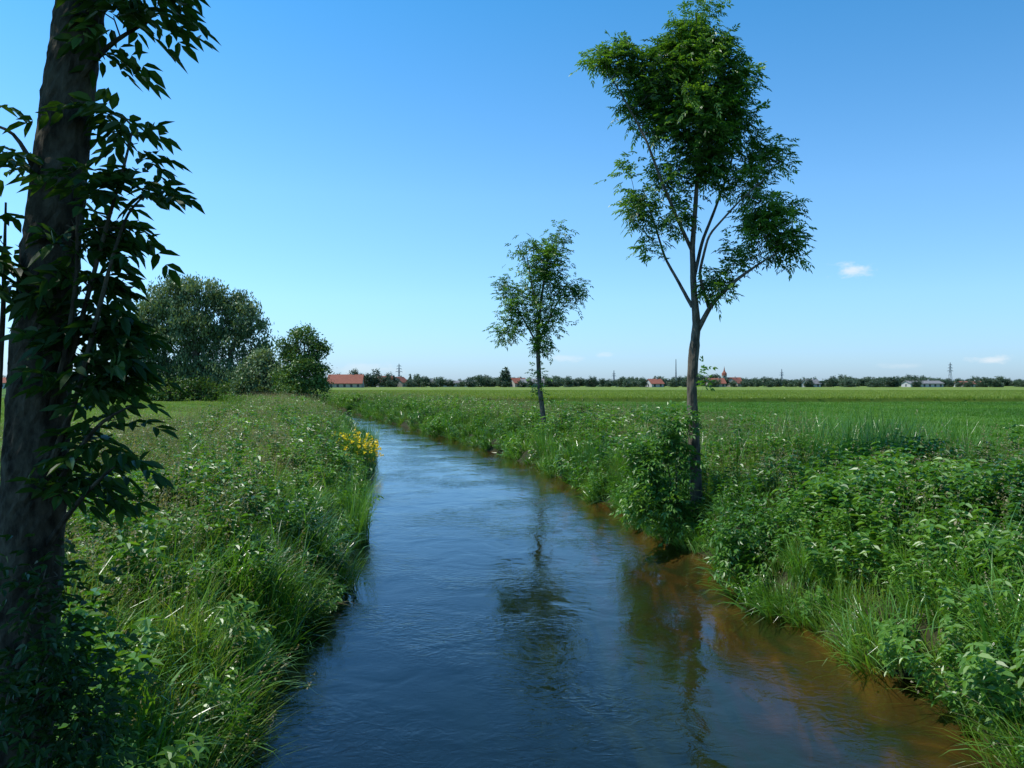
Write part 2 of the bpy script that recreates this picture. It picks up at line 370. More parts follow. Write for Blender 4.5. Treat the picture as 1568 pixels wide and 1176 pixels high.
def tile(w,lod,n=22,rad=1.05):
    p=Parts(); ks=list(w.keys()); pr=np.array([w[k] for k in ks],float); pr/=pr.sum()
    for _ in range(n):
        ch=rng.choice(ks,p=pr); c_=[k for k in range(15) if kinds[k]==ch]; v,f,m,t=src[rng.choice(c_)+(15 if lod else 0)]
        r=rad*math.sqrt(rng.random()); a=rng.random()*6.283; th=rng.random()*6.283; s=rng.uniform(.6,1.15)
        v=v*s; ct,st_=math.cos(th),math.sin(th)
        vv=np.stack([v[:,0]*ct-v[:,1]*st_+r*math.cos(a),v[:,0]*st_+v[:,1]*ct+r*math.sin(a),v[:,2]*rng.uniform(.85,1.1)],1)
        p.add(vv,f,m,np.clip(t*.7+rng.uniform(-.1,.4),0,1))
    return p
TI={}
kk=30
for lod in (0,1):
    for wi,w in enumerate(TW):
        for r_ in range(2):
            o=tile(w,lod).obj('plant_%02d_T'%kk,mats,link=False); colc.objects.link(o); TI.setdefault((lod,wi),[]).append(kk); kk+=1
colf=bpy.data.collections.new('field_plants')
for k,ch in enumerate('KKKMMMNNN'):
    o=clump(ch).obj('crop_%02d_%s'%(k,ch),mats,link=False); colf.objects.link(o)

def scatter(name, pos, rot, scl, idx, coll):
    me=bpy.data.meshes.new(name); n=len(pos)
    me.vertices.add(n); me.vertices.foreach_set('co',np.asarray(pos,np.float32).ravel())
    a=me.attributes.new('rot','FLOAT_VECTOR','POINT'); a.data.foreach_set('vector',np.asarray(rot,np.float32).ravel())
    a=me.attributes.new('scl','FLOAT_VECTOR','POINT'); a.data.foreach_set('vector',np.asarray(scl,np.float32).ravel())
    a=me.attributes.new('idx','INT','POINT'); a.data.foreach_set('value',np.asarray(idx,np.int32))
    o=bpy.data.objects.new(name,me); scene.collection.objects.link(o)
    ng=bpy.data.node_groups.new(name+'_scatter','GeometryNodeTree')
    ng.interface.new_socket('Geometry',in_out='INPUT',socket_type='NodeSocketGeometry')
    ng.interface.new_socket('Geometry',in_out='OUTPUT',socket_type='NodeSocketGeometry')
    N=ng.nodes; L=ng.links
    gi=N.new('NodeGroupInput'); go=N.new('NodeGroupOutput'); ip=N.new('GeometryNodeInstanceOnPoints')
    ci=N.new('GeometryNodeCollectionInfo'); ci.inputs['Collection'].default_value=coll; ci.inputs['Separate Children'].default_value=True; ci.inputs['Reset Children'].default_value=True
    def at(nm,dt):
        q=N.new('GeometryNodeInputNamedAttribute'); q.data_type=dt; q.inputs['Name'].default_value=nm; return q.outputs['Attribute']
    L.new(gi.outputs[0],ip.inputs['Points']); L.new(ci.outputs[0],ip.inputs['Instance']); ip.inputs['Pick Instance'].default_value=True
    L.new(at('idx','INT'),ip.inputs['Instance Index']); L.new(at('rot','FLOAT_VECTOR'),ip.inputs['Rotation']); L.new(at('scl','FLOAT_VECTOR'),ip.inputs['Scale'])
    L.new(ip.outputs[0],go.inputs[0])
    md=o.modifiers.new('scatter','NODES'); md.node_group=ng
    return o

def cheap_noise(x,y,s,ph=0):
    return .5+.25*(np.sin(x*s+ph)*np.cos(y*s*.8+ph*2)+np.sin(x*s*2.3+y*s*1.7+ph*3))
SE=2.1
def bank(side):
    PX=[];RT=[];SC=[];ID=[]
    for (y0,y1,dens) in ((-3,3,8),(3,12,22),(12,30,15),(30,60,9),(60,118,5)):
        n=int((y1-y0)*SE*dens); y=rng.uniform(y0,y1,n); s=SE*rng.random(n)-.08
        ed=xl(y) if side<0 else xr(y); x=ed+side*s
        z=hgt(np.maximum(s,0),x,y)
        q=rng.random(n); nz=cheap_noise(x,y,.9,side*2.)
        edge=s<.9
        pB=np.where(edge,.5,.22); pD=np.where(edge,.2,.16)+.3*(nz>.66); pE=np.where(edge,.04,.05)+ .06*(nz<.25)
        pC=np.where(edge,.02,.10)+.08*(y>20)*(~edge)
        if side>0: pC=pC*.6
        c1=pB; c2=c1+pD; c3=c2+pE; c4=c3+pC
        idx=np.where(q<c1,3+rng.integers(0,2,n),np.where(q<c2,8+rng.integers(0,3,n),np.where(q<c3,11,np.where(q<c4,5+rng.integers(0,3,n),rng.integers(0,3,n)))))
        idx=idx+np.where(y>24,15,0)
        sc=rng.uniform(.65,1.15,n)*(.75+.5*cheap_noise(x,y,1.7,5))*np.where(edge,.85,1.)
        rot=np.stack([rng.normal(0,.1,n),rng.normal(0,.1,n)-side*np.where(s<.35,.5,0.),rng.random(n)*6.283],1)
        rot[:,2]=np.where(s<.35,rng.normal(0,.5,n),rot[:,2])
        PX.append(np.stack([x,y,z],1));RT.append(rot);SC.append(np.stack([sc,sc,sc*rng.uniform(.85,1.1,n)],1));ID.append(idx)
    W=6.8 if side<0 else 7.4
    A=[]
    for y in np.arange(-3,118,1.0):
        A+= [(y,s) for s in np.arange(SE+.2,W,1.0)]
    A=np.array(A)+rng.uniform(-.45,.45,(len(A),2)); y=A[:,0]; s=A[:,1]; n=len(y)
    x=(xl(y) if side<0 else xr(y))+side*s; z=hgt(s,x,y); far_=(y>24).astype(int)
    nz=cheap_noise(x,y,.5,side*3.)+rng.normal(0,.12,n)
    q=rng.random(n)
    if side<0: wi=np.where((y>14)&(q<.35),1,np.where(nz>.78,2,np.where(nz<.30,3,np.where(q>.75,1,0))))
    else: wi=np.where((y>20)&(q<.2),1,np.where(nz>.62,2,np.where(nz<.36,3,0)))
    idx=np.array([TI[(int(f_),int(w_))][rng.integers(0,2)] for f_,w_ in zip(far_,wi)])
    sc=rng.uniform(.85,1.15,n); zs=sc*(.75+.45*cheap_noise(x,y,.8,5))
    PX.append(np.stack([x,y,z],1)); RT.append(np.stack([rng.normal(0,.03,n),rng.normal(0,.03,n),rng.random(n)*6.283],1)); SC.append(np.stack([sc,sc,zs],1)); ID.append(idx)
    return np.concatenate(PX),np.concatenate(RT),np.concatenate(SC),np.concatenate(ID)
def extra(lst,P0,R0,S0,I0):
    a=[];ss=[];ii=[]
    for (x,y,rad,n,kid,sc) in lst:
        r=rad*np.sqrt(rng.random(n)); th=rng.random(n)*6.283
        xx=x+r*np.cos(th); yy=y+r*np.sin(th)*1.3
        s=np.maximum(xx-xr(yy),xl(yy)-xx); z=hgt(np.maximum(s,0),xx,yy)
        a.append(np.stack([xx,yy,z],1)); q=sc*rng.uniform(.8,1.15,n); ss.append(np.stack([q,q,q],1)); ii.append(rng.choice(kid,n))
    a=np.concatenate(a); n=len(a)
    rt=np.stack([rng.normal(0,.08,n),rng.normal(0,.08,n),rng.random(n)*6.28],1)
    return np.concatenate([P0,a]),np.concatenate([R0,rt]),np.concatenate([S0,np.concatenate(ss)]),np.concatenate([I0,np.concatenate(ii)])
b=bank(-1)
b=extra([(-5.8,31.,.5,8,[13],1.1),(-5.4,29.3,.4,5,[13],1.),(-5.8,30.5,.8,18,[12,14],.95),(-6.9,37,.8,14,[12,14],1.),(-4.9,24,.5,6,[3,4],1.),(-3.6,17,.6,14,[3,4,12],1.),(-3.2,13,.5,12,[3,4],1.15),(-3.3,10.5,.6,12,[3,4],1.1),(-4.3,12,.3,2,[13],.6)],*b)
scatter('bank_grass',*b,colc)
b=bank(1)
b=extra([(7.3,18.8,1.5,40,[12,14],1.12),(9.3,20.3,1.6,36,[12,14],1.12),(5.2,20,1.,20,[12,14],.9),(4.9,12.6,.7,20,[8,9,10],1.15),(5.7,13.6,.9,24,[8,9,10],1.2),(6.5,12,.8,16,[8,9,10],1.1),
 (5.4,9.6,.6,14,[3,4,8],1.1),(5.0,7.6,.5,14,[3,4],1.2),(4.1,15.,.4,8,[3,4],1.1),(2.6,26,.5,10,[12,3],.9),(1.6,33,.5,10,[12,3],.9)],*b)
scatter('bank_grass',*b,colc)
def field(y0,y1,sp,side,k0,sinner,zoff,xlim=.72):
    ys=np.arange(y0,y1,sp); A=[]
    for y in ys:
        if side>0: a=float(xr(y))+sinner; c=max(a+6,xlim*y+8)
        else: c=float(xl(y))-sinner; a=min(c-6,-xlim*y-8)
        x=np.arange(a,c,sp); A.append(np.stack([x,np.full(len(x),y)],1))
    A=np.concatenate(A); n=len(A); A=A+rng.uniform(-.45,.45,A.shape)*sp
    z=np.full(n,zoff) if zoff is not None else hgt(np.full(n,9.),A[:,0],A[:,1])
    pos=np.stack([A[:,0],A[:,1],z],1)
    sc=rng.uniform(.8,1.25,n)
    return pos,np.stack([np.zeros(n),np.zeros(n),rng.random(n)*6.28],1),np.stack([sc*1.1,sc*1.1,sc],1),k0+rng.integers(0,3,n)
scatter('crop_field',*field(2,99,1.4,1,0,7.2,None),colf)
scatter('mown_meadow',*field(2,130,1.5,-1,3,6.6,None),colf)
pos,rt,sc,ix=field(100.5,200,2.3,1,6,7,1.5,xlim=.68)
scatter('barley_ears',pos,rt,sc*1.2,ix,colf)
ys=np.r_[np.arange(100,140,4),np.geomspace(140,620,24)]
xs_=np.linspace(0,1,60)
mb=simple_mat('barley_field',(.11,.165,.02),(.16,.215,.03),scale=.03,rough=.9)
p=Parts(); row=[]
for yi,y in enumerate(ys):
    a=float(xr(y))+6; c=.9*y+60
    for u in xs_:
        x=a+(c-a)*u; row.append((x,y+ (.25*math.sin(x*2.1) if yi==0 else 0),1.52+.04*math.sin(x*.7+y*.3)))
fc=np.stack([(np.arange(len(ys)-1)[:,None]*60+np.arange(59)[None,:])+k for k in (0,1,61,60)],-1).reshape(-1,4)
p.add(row,fc)
top=np.array(row[:60]); bot=top.copy(); bot[:,2]=.7; bot[:,1]-=.15
p.add(np.concatenate([bot,top]),[(k,k+1,61+k,60+k) for k in range(59)])
left=np.array([row[k*60] for k in range(len(ys))]); lb=left.copy(); lb[:,2]=.7
p.add(np.concatenate([lb,left]),[(k,k+1,len(ys)+k+1,len(ys)+k) for k in range(len(ys)-1)])
p.obj('barley_field',[mb])

# ------------------------------------------------------------------ trees
def pxblobs(bl,d,depthf=1.,doff=0.):
    o=[]; s=d/F
    for (x,y,rx,ry,*r) in bl:
        c=P(x,y,d); c[1]+=doff+(r[0] if r else R.normal(0,.15*rx*s))
        o.append((*c,rx*s,depthf*.5*(rx+ry)*s,ry*s))
    return o
def make_tree(name, limbs, blobs, ntar, nleaf, leaflen, llen, pairs, step, mleaf, mbark, seed, tip=.004, spread=.22, sides_tr=12, droop=.35, shell=.6, wr=.36):
    rg=np.random.default_rng(seed)
    tg,cen=sample_blobs(blobs,ntar,rg,shell)
    pos,par,rad,tips,nm=grow(limbs,tg,step,rg,tip=tip)
    p=Parts()
    for Lb in limbs:
        pl_=resample(Lb,step*.6); v,f=tube(pl_[:,:3],pl_[:,3],sides_tr,.035,rg); p.add(v,f,0)
    k=np.arange(nm,len(pos)); v,f=segs(pos[par[k]],pos[k],np.minimum(rad[par[k]],rad[k]*1.25),rad[k],5); p.add(v,f,0)
    tp=pos[tips]; bk=pos[par[tips]]
    base=np.repeat(tp,nleaf,0)+rg.normal(0,spread*.5,(len(tp)*nleaf,3))
    dr=nrm(np.repeat(nrm(tp-bk),nleaf,0)*.5+nrm(rg.normal(0,1,(len(base),3)))*[1,1,.6]+[0,0,.15])
    v,f,t=compound(base,dr,rg.uniform(.7,1.2,len(base))*llen,pairs,leaflen,rg,droop=droop,wr=wr)
    p.add(v,f,1,t)
    return p.obj(name,[mbark,mleaf])
def pl(pts,d,dd=None,r=None):
    o=[]
    for i_,(x,y) in enumerate(pts):
        q=P(x,y,d+(dd[i_] if dd else 0)); o.append((*q,r[i_]))
    return o
d=17.
limbs=[pl([(1070,860),(1066,760),(1062,660),(1059,600),(1062,540),(1067,500),(1062,440),(1060,380),(1066,300),(1072,210),(1068,120),(1066,20)],d,None,[.15,.13,.115,.105,.11,.085,.065,.055,.045,.035,.022,.01]),
 pl([(1067,508),(1090,465),(1125,430),(1165,402),(1195,385)],d,[0,-.1,-.3,-.4,-.5],[.06,.045,.035,.022,.01]),
 pl([(1060,470),(1038,430),(1018,395),(1003,345),(985,290)],d,[0,.1,.3,.3,.2],[.04,.032,.025,.018,.008]),
 pl([(1060,385),(1035,330),(1012,275),(990,215),(955,150),(930,110)],d,[0,-.1,-.3,-.3,-.2,-.1],[.04,.035,.03,.024,.016,.008]),
 pl([(1062,430),(1075,370),(1095,320),(1120,250),(1130,180)],d,[0,.2,.4,.5,.4],[.04,.034,.028,.02,.01]),
 pl([(1085,470),(1070,420),(1085,360),(1130,310),(1175,270)],d,[0,-.2,-.4,-.5,-.5],[.035,.03,.024,.018,.009])]
bl=pxblobs([(1078,16,16,22),(1055,62,42,34),(1090,80,32,34),(1040,115,66,38),(922,90,26,22),(960,100,34,34),(1122,118,34,36),(990,152,44,32),(1070,165,62,44),(1080,220,50,42),(1085,265,32,26),(1112,180,38,50),(1008,195,34,24),
  (965,265,12,24),(978,318,20,30),(1000,372,24,18),(1020,275,26,26),(1172,242,32,22),(1145,280,32,26),(1172,335,44,34),(1200,378,32,26),(1125,392,30,14),(1095,435,30,18),(1035,335,16,26),(1150,210,14,14)],d)
make_tree('ash_tree',limbs,bl,640,11,.10,.26,4,.18,M_ash,M_bark,11,spread=.2)
d=36.
limbs=[pl([(836,690),(832,640),(826,590),(824,545),(824,500),(830,450),(838,400),(852,362)],d,None,[.13,.11,.10,.09,.07,.05,.035,.015]),
 pl([(824,530),(805,495),(790,470),(778,440)],d,[0,.2,.4,.3],[.05,.035,.025,.012]),
 pl([(825,520),(840,490),(855,460),(868,440)],d,[0,-.2,-.4,-.4],[.045,.035,.025,.012]),
 pl([(826,490),(815,440),(808,400),(805,375)],d,[0,-.2,-.2,-.2],[.04,.03,.02,.01])]
bl=pxblobs([(857,363,10,14),(840,390,20,20),(808,382,11,18),(830,415,28,20),(776,437,8,20),(786,465,22,26),(814,455,22,26),(850,440,20,16),(876,447,15,9),(800,495,22,16),(835,500,20,20),(772,507,9,14),(828,530,14,14),(852,472,16,12),(826,572,7,12),(824,600,6,10)],d)
make_tree('ash_tree',limbs,bl,225,9,.15,.34,3,.3,M_ash,M_bark,12,tip=.006,spread=.4)
d=4.
limbs=[pl([(10,1560),(22,1176),(38,960),(52,760),(62,560),(84,330),(108,120),(130,-40),(150,-250),(150,-700),(120,-1150)],d,None,[.19,.155,.148,.143,.136,.124,.112,.106,.095,.07,.03]),
 pl([(120,120),(150,85),(185,55),(225,35)],d,[-.05,-.1,-.1,-.05],[.022,.014,.010,.006]),
 pl([(70,640),(112,540),(138,440),(165,340),(190,255),(204,195)],d,[0,-.15,-.2,-.2,-.15,-.1],[.02,.013,.011,.009,.007,.004]),
 pl([(60,760),(120,600),(150,480),(170,400),(195,325),(225,295)],d,[0,-.2,-.25,-.3,-.3,-.2],[.02,.013,.011,.008,.006,.004]),
 pl([(60,700),(105,520),(118,420),(118,320)],d,[0,-.2,-.25,-.3],[.018,.012,.009,.005]),
 pl([(60,800),(110,700),(160,640),(200,622)],d,[0,-.2,-.3,-.3],[.018,.012,.008,.004]),
 pl([(55,860),(110,780),(150,735),(175,715)],d,[0,-.2,-.3,-.3],[.018,.012,.008,.004]),
 pl([(70,300),(45,240),(20,200),(-15,190)],d,[0,-.1,-.15,-.1],[.02,.012,.008,.005]),
 pl([(-30,900),(-5,650),(5,480),(9,310)],d,[.1,0,0,0],[.03,.016,.012,.005]),
 pl([(150,-250),(300,-500),(500,-700)],d,[0,-.6,-1.2],[.07,.045,.02]),
 pl([(150,-300),(-100,-600),(-250,-900)],d,[0,-.3,-.6],[.07,.045,.02])]
bl=pxblobs([(235,12,40,16),(195,50,36,26),(185,100,24,10),(245,55,28,18),(25,180,24,12),(12,270,22,14),(6,400,12,70),
  (150,185,16,8),(205,190,24,8),(225,235,30,10),(170,300,40,24),(235,300,36,12),(160,365,40,30),(210,360,36,24),(215,408,26,12),(150,440,34,26),(130,520,24,26),(175,505,36,26),(190,560,32,24),
  (155,590,38,26),(210,630,30,12),(145,650,36,20),(180,690,34,14),(120,720,26,22),(160,745,30,14)],d,depthf=.9,doff=-.15)
crown=[(-2.3,3.6,8.4,2.0,1.5,2.4),(-.9,2.6,8.6,1.5,1.2,1.8),(-3.4,3.2,8.4,1.5,1.5,2.),(-1.6,1.4,8.2,1.6,1.3,1.8)]
def make_near():
    p=Parts(); rg=np.random.default_rng(21)
    tg,_=sample_blobs(bl,165,rg,.9)
    pos,par,rad,tips,nm=grow(limbs,tg,.07,rg,tip=.0022)
    for Lb in limbs:
        big=Lb[0][3]>.1; q=resample(Lb,.05 if not big else .035); v,f=tube(q[:,:3],q[:,3],40 if big else 7,.025,rg); p.add(v,f,0)
    k=np.arange(nm,len(pos)); v,f=segs(pos[par[k]],pos[k],rad[k]*1.1,rad[k],5); p.add(v,f,0)
    tp=pos[tips]; base=np.repeat(tp,2,0)+rg.normal(0,.03,(len(tp)*2,3)); dr=nrm(rg.normal(0,1,(len(base),3))*[1.1,.8,.3]+[0.2,0,.15])
    v,f,t=compound(base,dr,rg.uniform(.7,1.15,len(base))*.20,3,.10,rg,droop=.4,wr=.44); p.add(v,f,1,t)
    tg,_=sample_blobs(crown,240,rg,.7)
    pos,par,rad,tips,nm=grow(limbs,tg,.25,rg,tip=.006)
    k=np.arange(nm,len(pos)); v,f=segs(pos[par[k]],pos[k],rad[k]*1.1,rad[k],5); p.add(v,f,0)
    tp=pos[tips]; base=np.repeat(tp,10,0)+rg.normal(0,.2,(len(tp)*10,3)); dr=nrm(rg.normal(0,1,(len(base),3)))
    v,f,t=compound(base,dr,rg.uniform(.7,1.15,len(base))*.26,4,.11,rg,droop=.4); p.add(v,f,1,t)
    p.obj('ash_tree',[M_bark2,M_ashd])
make_near()
limbs=[[(-5.4,3.2,.5,.16),(-5.3,3.2,3,.14),(-5.2,3.3,6,.09),(-5.2,3.3,9,.03)]]
make_tree('ash_tree',limbs,[(-5.3,3.2,6.6,1.3,1.7,2.6),(-4.9,4.6,7.3,1.2,1.4,1.9),(-5.4,2.2,5.5,1.1,1.3,1.8)],220,11,.12,.28,3,.25,M_ashd,M_bark2,31)  # unseen tree added off frame, its crown placed to shade the near trunk
def shrub(name,root,blobs,ntar,nleaf,leaflen,llen,pairs,seed,mat=M_herb,step=.12,wr=.5,stems=5):
    root=np.array(root,float); rg=np.random.default_rng(seed); lb=[]
    for k in range(stems):
        b_=blobs[k%len(blobs)]; e=np.array(b_[:3]); q=root+np.r_[rg.normal(0,.12,2),0]
        lb.append([(*q,.018),(*(q*.5+e*.5+np.r_[rg.normal(0,.1,2),0]),.013),(*e,.006)])
    return make_tree(name,lb,blobs,ntar,nleaf,leaflen,llen,pairs,step,mat,M_bark,seed,tip=.002,spread=.14,sides_tr=6,wr=wr)
shrub('elder_shrub',(3.45,16.6,.45),pxblobs([(1015,650,30,28),(1035,690,32,38),(985,700,36,34),(1005,750,46,42),(1040,790,34,28),(975,765,28,30),(1050,640,12,18),(1076,600,6,18),(1078,572,7,10)],16.5,.9),240,6,.10,.2,2,41)
shrub('elder_shrub',(4.6,12.6,.6),pxblobs([(1130,810,38,30),(1190,805,46,36),(1245,780,42,34),(1150,850,46,28),(1115,850,28,26),(1215,840,46,32)],12.6,.9),140,5,.09,.18,2,42)
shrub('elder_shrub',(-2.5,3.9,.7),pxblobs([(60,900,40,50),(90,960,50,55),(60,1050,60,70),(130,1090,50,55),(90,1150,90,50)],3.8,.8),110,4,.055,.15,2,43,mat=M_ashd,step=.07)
def leafy(name,blobs,nclump,perclump,csize,lsize,stretch,trunks,seed,mat,droopv=None,link=True,zj=.35,shell=.38):
    rg=np.random.default_rng(seed); p=Parts()
    c,cen=sample_blobs(blobs,nclump,rg,shell)
    q=np.repeat(c,perclump,0)+rg.normal(0,1,(nclump*perclump,3))*csize*[1,1,.8]
    v,f,t=quads(q,lsize,rg,stretch,zdir=(np.tile(droopv,(len(q),1)) if droopv is not None else None),zj=zj)
    tt=np.repeat(rg.random(nclump),perclump*4)*.5+t*.5
    p.add(v,f,1,tt)
    for tk in trunks:
        z=resample(tk,.5); v,f=tube(z[:,:3],z[:,3],8,.05,rg); p.add(v,f,0)
    for k in range(0,nclump,max(1,nclump//40)):
        e=c[k]; m=(np.array(trunks[0][-2][:3])*.6+e*.4); v,f=tube(np.array([trunks[0][-2][:3],m,e]),[.16*csize,.1*csize,.04*csize],5,0,rg); p.add(v,f,0)
    return p.obj(name,[M_bark,mat],link=link)
d=110
bl=pxblobs([(290,446,42,22),(255,462,34,26),(330,458,36,24),(228,480,24,18),(232,518,32,34),(285,500,46,40),(335,515,42,36),(365,474,28,24),(378,505,26,30),(384,550,26,30),(240,568,38,28),(300,565,50,28),(350,575,40,22),(402,527,12,12),(212,545,16,24)],d,.8)
leafy('willow_tree',bl,620,75,.55,.15,1.7,[[(*P(300,615,d),.7),(*P(300,570,d),.5),(*P(298,480,d),.2)],[(*P(262,615,d+1),.5),(*P(255,560,d+1),.35),(*P(245,500,d+1),.15)],[(*P(340,615,d),.5),(*P(350,560,d),.35),(*P(365,500,d),.15)]],51,M_willow,droopv=(0,0,-1.),zj=.6)
def lowhedge(x0,x1,d_,top,seed,name='hedge'):
    rg=np.random.default_rng(seed); bb=[]
    for x in np.arange(x0,x1,14): bb.append((x,(top+612)/2+rg.normal(0,3),12+rg.random()*5,(612-top)/2+rg.normal(0,3)))
    leafy(name,pxblobs(bb,d_,1.2),int((x1-x0)*1.3),45,.5,.15,1.2,[[(*P((x0+x1)/2,616,d_),.2),(*P((x0+x1)/2,600,d_),.14),(*P((x0+x1)/2,590,d_),.06)]],seed,M_hedge)
lowhedge(190,425,107,582,61)
d=92
bl=pxblobs([(463,515,20,13),(442,536,18,20),(484,535,18,20),(462,560,34,20),(490,575,16,20),(440,575,18,18),(462,595,40,16)],d,.9)
leafy('maple_tree',bl,270,50,.36,.13,1.2,[[(*P(468,615,d),.2),(*P(468,570,d),.14),(*P(466,525,d),.06)]],52,M_hedge)
d=95
bl=pxblobs([(400,550,20,14),(385,573,20,18),(420,578,24,22),(440,594,20,14),(372,590,14,14),(400,598,30,12)],d,.9)
leafy('hazel_shrub',bl,170,50,.42,.15,1.2,[[(*P(405,615,d),.2),(*P(405,585,d),.12),(*P(402,565,d),.05)]],53,M_willow)

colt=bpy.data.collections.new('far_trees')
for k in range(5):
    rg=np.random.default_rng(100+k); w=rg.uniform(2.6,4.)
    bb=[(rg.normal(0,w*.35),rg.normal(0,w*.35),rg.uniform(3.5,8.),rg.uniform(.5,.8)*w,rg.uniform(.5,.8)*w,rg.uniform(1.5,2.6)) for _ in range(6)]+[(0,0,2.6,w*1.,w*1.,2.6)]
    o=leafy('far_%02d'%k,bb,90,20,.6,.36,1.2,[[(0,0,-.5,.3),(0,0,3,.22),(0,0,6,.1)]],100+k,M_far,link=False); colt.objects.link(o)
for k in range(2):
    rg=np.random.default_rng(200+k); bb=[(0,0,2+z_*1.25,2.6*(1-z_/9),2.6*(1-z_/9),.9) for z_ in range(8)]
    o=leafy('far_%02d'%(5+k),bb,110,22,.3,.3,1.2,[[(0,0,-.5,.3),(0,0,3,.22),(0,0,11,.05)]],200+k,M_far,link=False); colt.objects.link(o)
pos=[];sc=[];ix=[]
rg=np.random.default_rng(9)
def far(x,d_,top,conf=False,wide=1.):
    X=(x-784)/F*d_; hh=H+(588-top)/F*d_-.9; s_=hh/(12. if conf else 9.5)
    pos.append((X,d_,.75)); sc.append((s_*wide,s_*wide,s_)); ix.append(rg.integers(5,7) if conf else rg.integers(0,5))
def prof(x): return 580.5+2.2*math.sin(x*.021+1)+1.6*math.sin(x*.057)+(1 if x<850 else 0)
for x in np.arange(560,1620,4.5):
    d_=rg.uniform(640,760); far(x+rg.normal(0,3),d_,prof(x)-abs(rg.normal(0,2.4)),wide=rg.uniform(1.1,1.9))
for x in np.arange(560,1620,11):
    d_=rg.uniform(425,500); far(x+rg.normal(0,7),d_,582.5-abs(rg.normal(0,3.)),wide=rg.uniform(1.,1.7))
for x in np.arange(-250,520,7):
    d_=rg.uniform(420,700); far(x+rg.normal(0,3),d_,579-abs(rg.normal(0,4)),wide=rg.uniform(1.1,1.8))
for x,tp,w_ in ((548,564,1.),(563,568,1.),(575,567,1.1),(590,571,1.),(640,571,1.),(650,574,1.),(735,573,1.1),(1365,576,1.6),(1245,577,1.),(1270,578,1.6),(1300,579,1.4),(1160,577,1.),(1010,576,1.2),(985,578,1.3),(950,576,1.),(905,576,1.2),(870,577,1.2),(1530,584,1.5),(1400,582,1.),(1340,581,1.3),(745,576,1.2)):
    far(x,rg.uniform(430,470),tp,wide=w_)
for x,tp in ((775,560),(770,565),(832,573),(628,571),(1003,574),(603,572)):
    far(x,460,tp,conf=True,wide=1.5 if x in(775,770) else 1.)
n=len(pos)
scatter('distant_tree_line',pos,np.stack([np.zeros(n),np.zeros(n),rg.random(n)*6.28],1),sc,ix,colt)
mh=simple_mat('far_woodland',(.07,.11,.13),(.09,.13,.15),scale=.01,rough=1.)  # bluish distance haze mixed straight into the woodland colour
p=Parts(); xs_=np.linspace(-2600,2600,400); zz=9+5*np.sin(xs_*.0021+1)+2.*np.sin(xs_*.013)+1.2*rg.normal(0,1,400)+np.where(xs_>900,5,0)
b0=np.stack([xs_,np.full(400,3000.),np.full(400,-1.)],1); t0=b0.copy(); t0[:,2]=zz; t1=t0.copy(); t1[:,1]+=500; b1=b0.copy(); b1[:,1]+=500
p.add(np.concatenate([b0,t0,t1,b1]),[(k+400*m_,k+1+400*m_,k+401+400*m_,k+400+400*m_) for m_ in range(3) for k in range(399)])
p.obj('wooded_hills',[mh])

# ------------------------------------------------------------------ buildings
def boxv(x0,x1,y0,y1,z0,z1):
    v=[(x0,y0,z0),(x1,y0,z0),(x1,y1,z0),(x0,y1,z0),(x0,y0,z1),(x1,y0,z1),(x1,y1,z1),(x0,y1,z1)]
    return v,[(0,3,2,1),(4,5,6,7),(0,1,5,4),(1,2,6,5),(2,3,7,6),(3,0,4,7)]
M_white=simple_mat('white_render',(.38,.37,.35),(.46,.45,.42),.5)
M_cream=simple_mat('cream_render',(.30,.27,.22),(.38,.34,.28),.5)
M_red=simple_mat('red_tile',(.20,.075,.05),(.27,.10,.065),1.)
M_gry=simple_mat('grey_roof',(.14,.14,.14),(.22,.22,.22),1.)
M_win=simple_mat('window_glass',(.03,.04,.05),(.05,.06,.07),1.,rough=.2)
M_steel=simple_mat('galvanised_steel',(.2,.22,.24),(.28,.3,.32),1.)
def child(parent,name,parts,mats_):
    o=parts.obj(name,mats_); o.parent=parent; return o
def house(name,x,d_,w,dep,hw,hr,rot,wall,roof):
    e=bpy.data.objects.new(name,None); scene.collection.objects.link(e); e.location=((x-784)/F*d_,d_,.8); e.rotation_euler=(0,0,rot)
    p=Parts(); v,f=boxv(-w/2,w/2,-dep/2,dep/2,0,hw); p.add(v,f)
    for sx in (-1,1):
        X=sx*w/2; p.add([(X,-dep/2,hw),(X,dep/2,hw),(X,0,hw+hr),(X,0,hw+hr)],[(0,1,2,3)])
    child(e,'walls',p,[wall])
    p=Parts(); o_=.5; sl=hr/(dep/2)
    for sg in (-1,1):
        a=[(-w/2-o_,sg*(dep/2+o_),hw-sl*o_+.03),(w/2+o_,sg*(dep/2+o_),hw-sl*o_+.03),(w/2+o_,0,hw+hr+.03),(-w/2-o_,0,hw+hr+.03)]
        b_=[(q[0],q[1],q[2]+.2) for q in a]
        p.add(a+b_,[(0,1,2,3),(4,5,6,7),(0,1,5,4),(1,2,6,5),(3,0,4,7)])
    child(e,'roof',p,[roof])
    p=Parts(); nw=max(2,int(w/3)); fl=max(1,int(hw/2.8))
    for k in range(nw):
        for l in range(fl):
            cx=-w/2+(k+.5)*w/nw; cz=1.6+l*2.7
            for ys_ in (-1,1):
                v,f=boxv(cx-.55,cx+.55,ys_*dep/2-.03,ys_*dep/2+.03,cz-.65,cz+.65); p.add(v,f)
    for sx in (-1,1):
        v,f=boxv(sx*w/2-.03,sx*w/2+.03,-.6,.6,1.,2.3); p.add(v,f)
    child(e,'windows',p,[M_win])
    p=Parts(); v,f=boxv(w*.2-.35,w*.2+.35,-.35,.35,hw+hr-.6,hw+hr+.9); p.add(v,f); child(e,'chimney',p,[wall])
house('farm_barn',530,400,16,11,2.8,4.0,.06,M_cream,M_red)
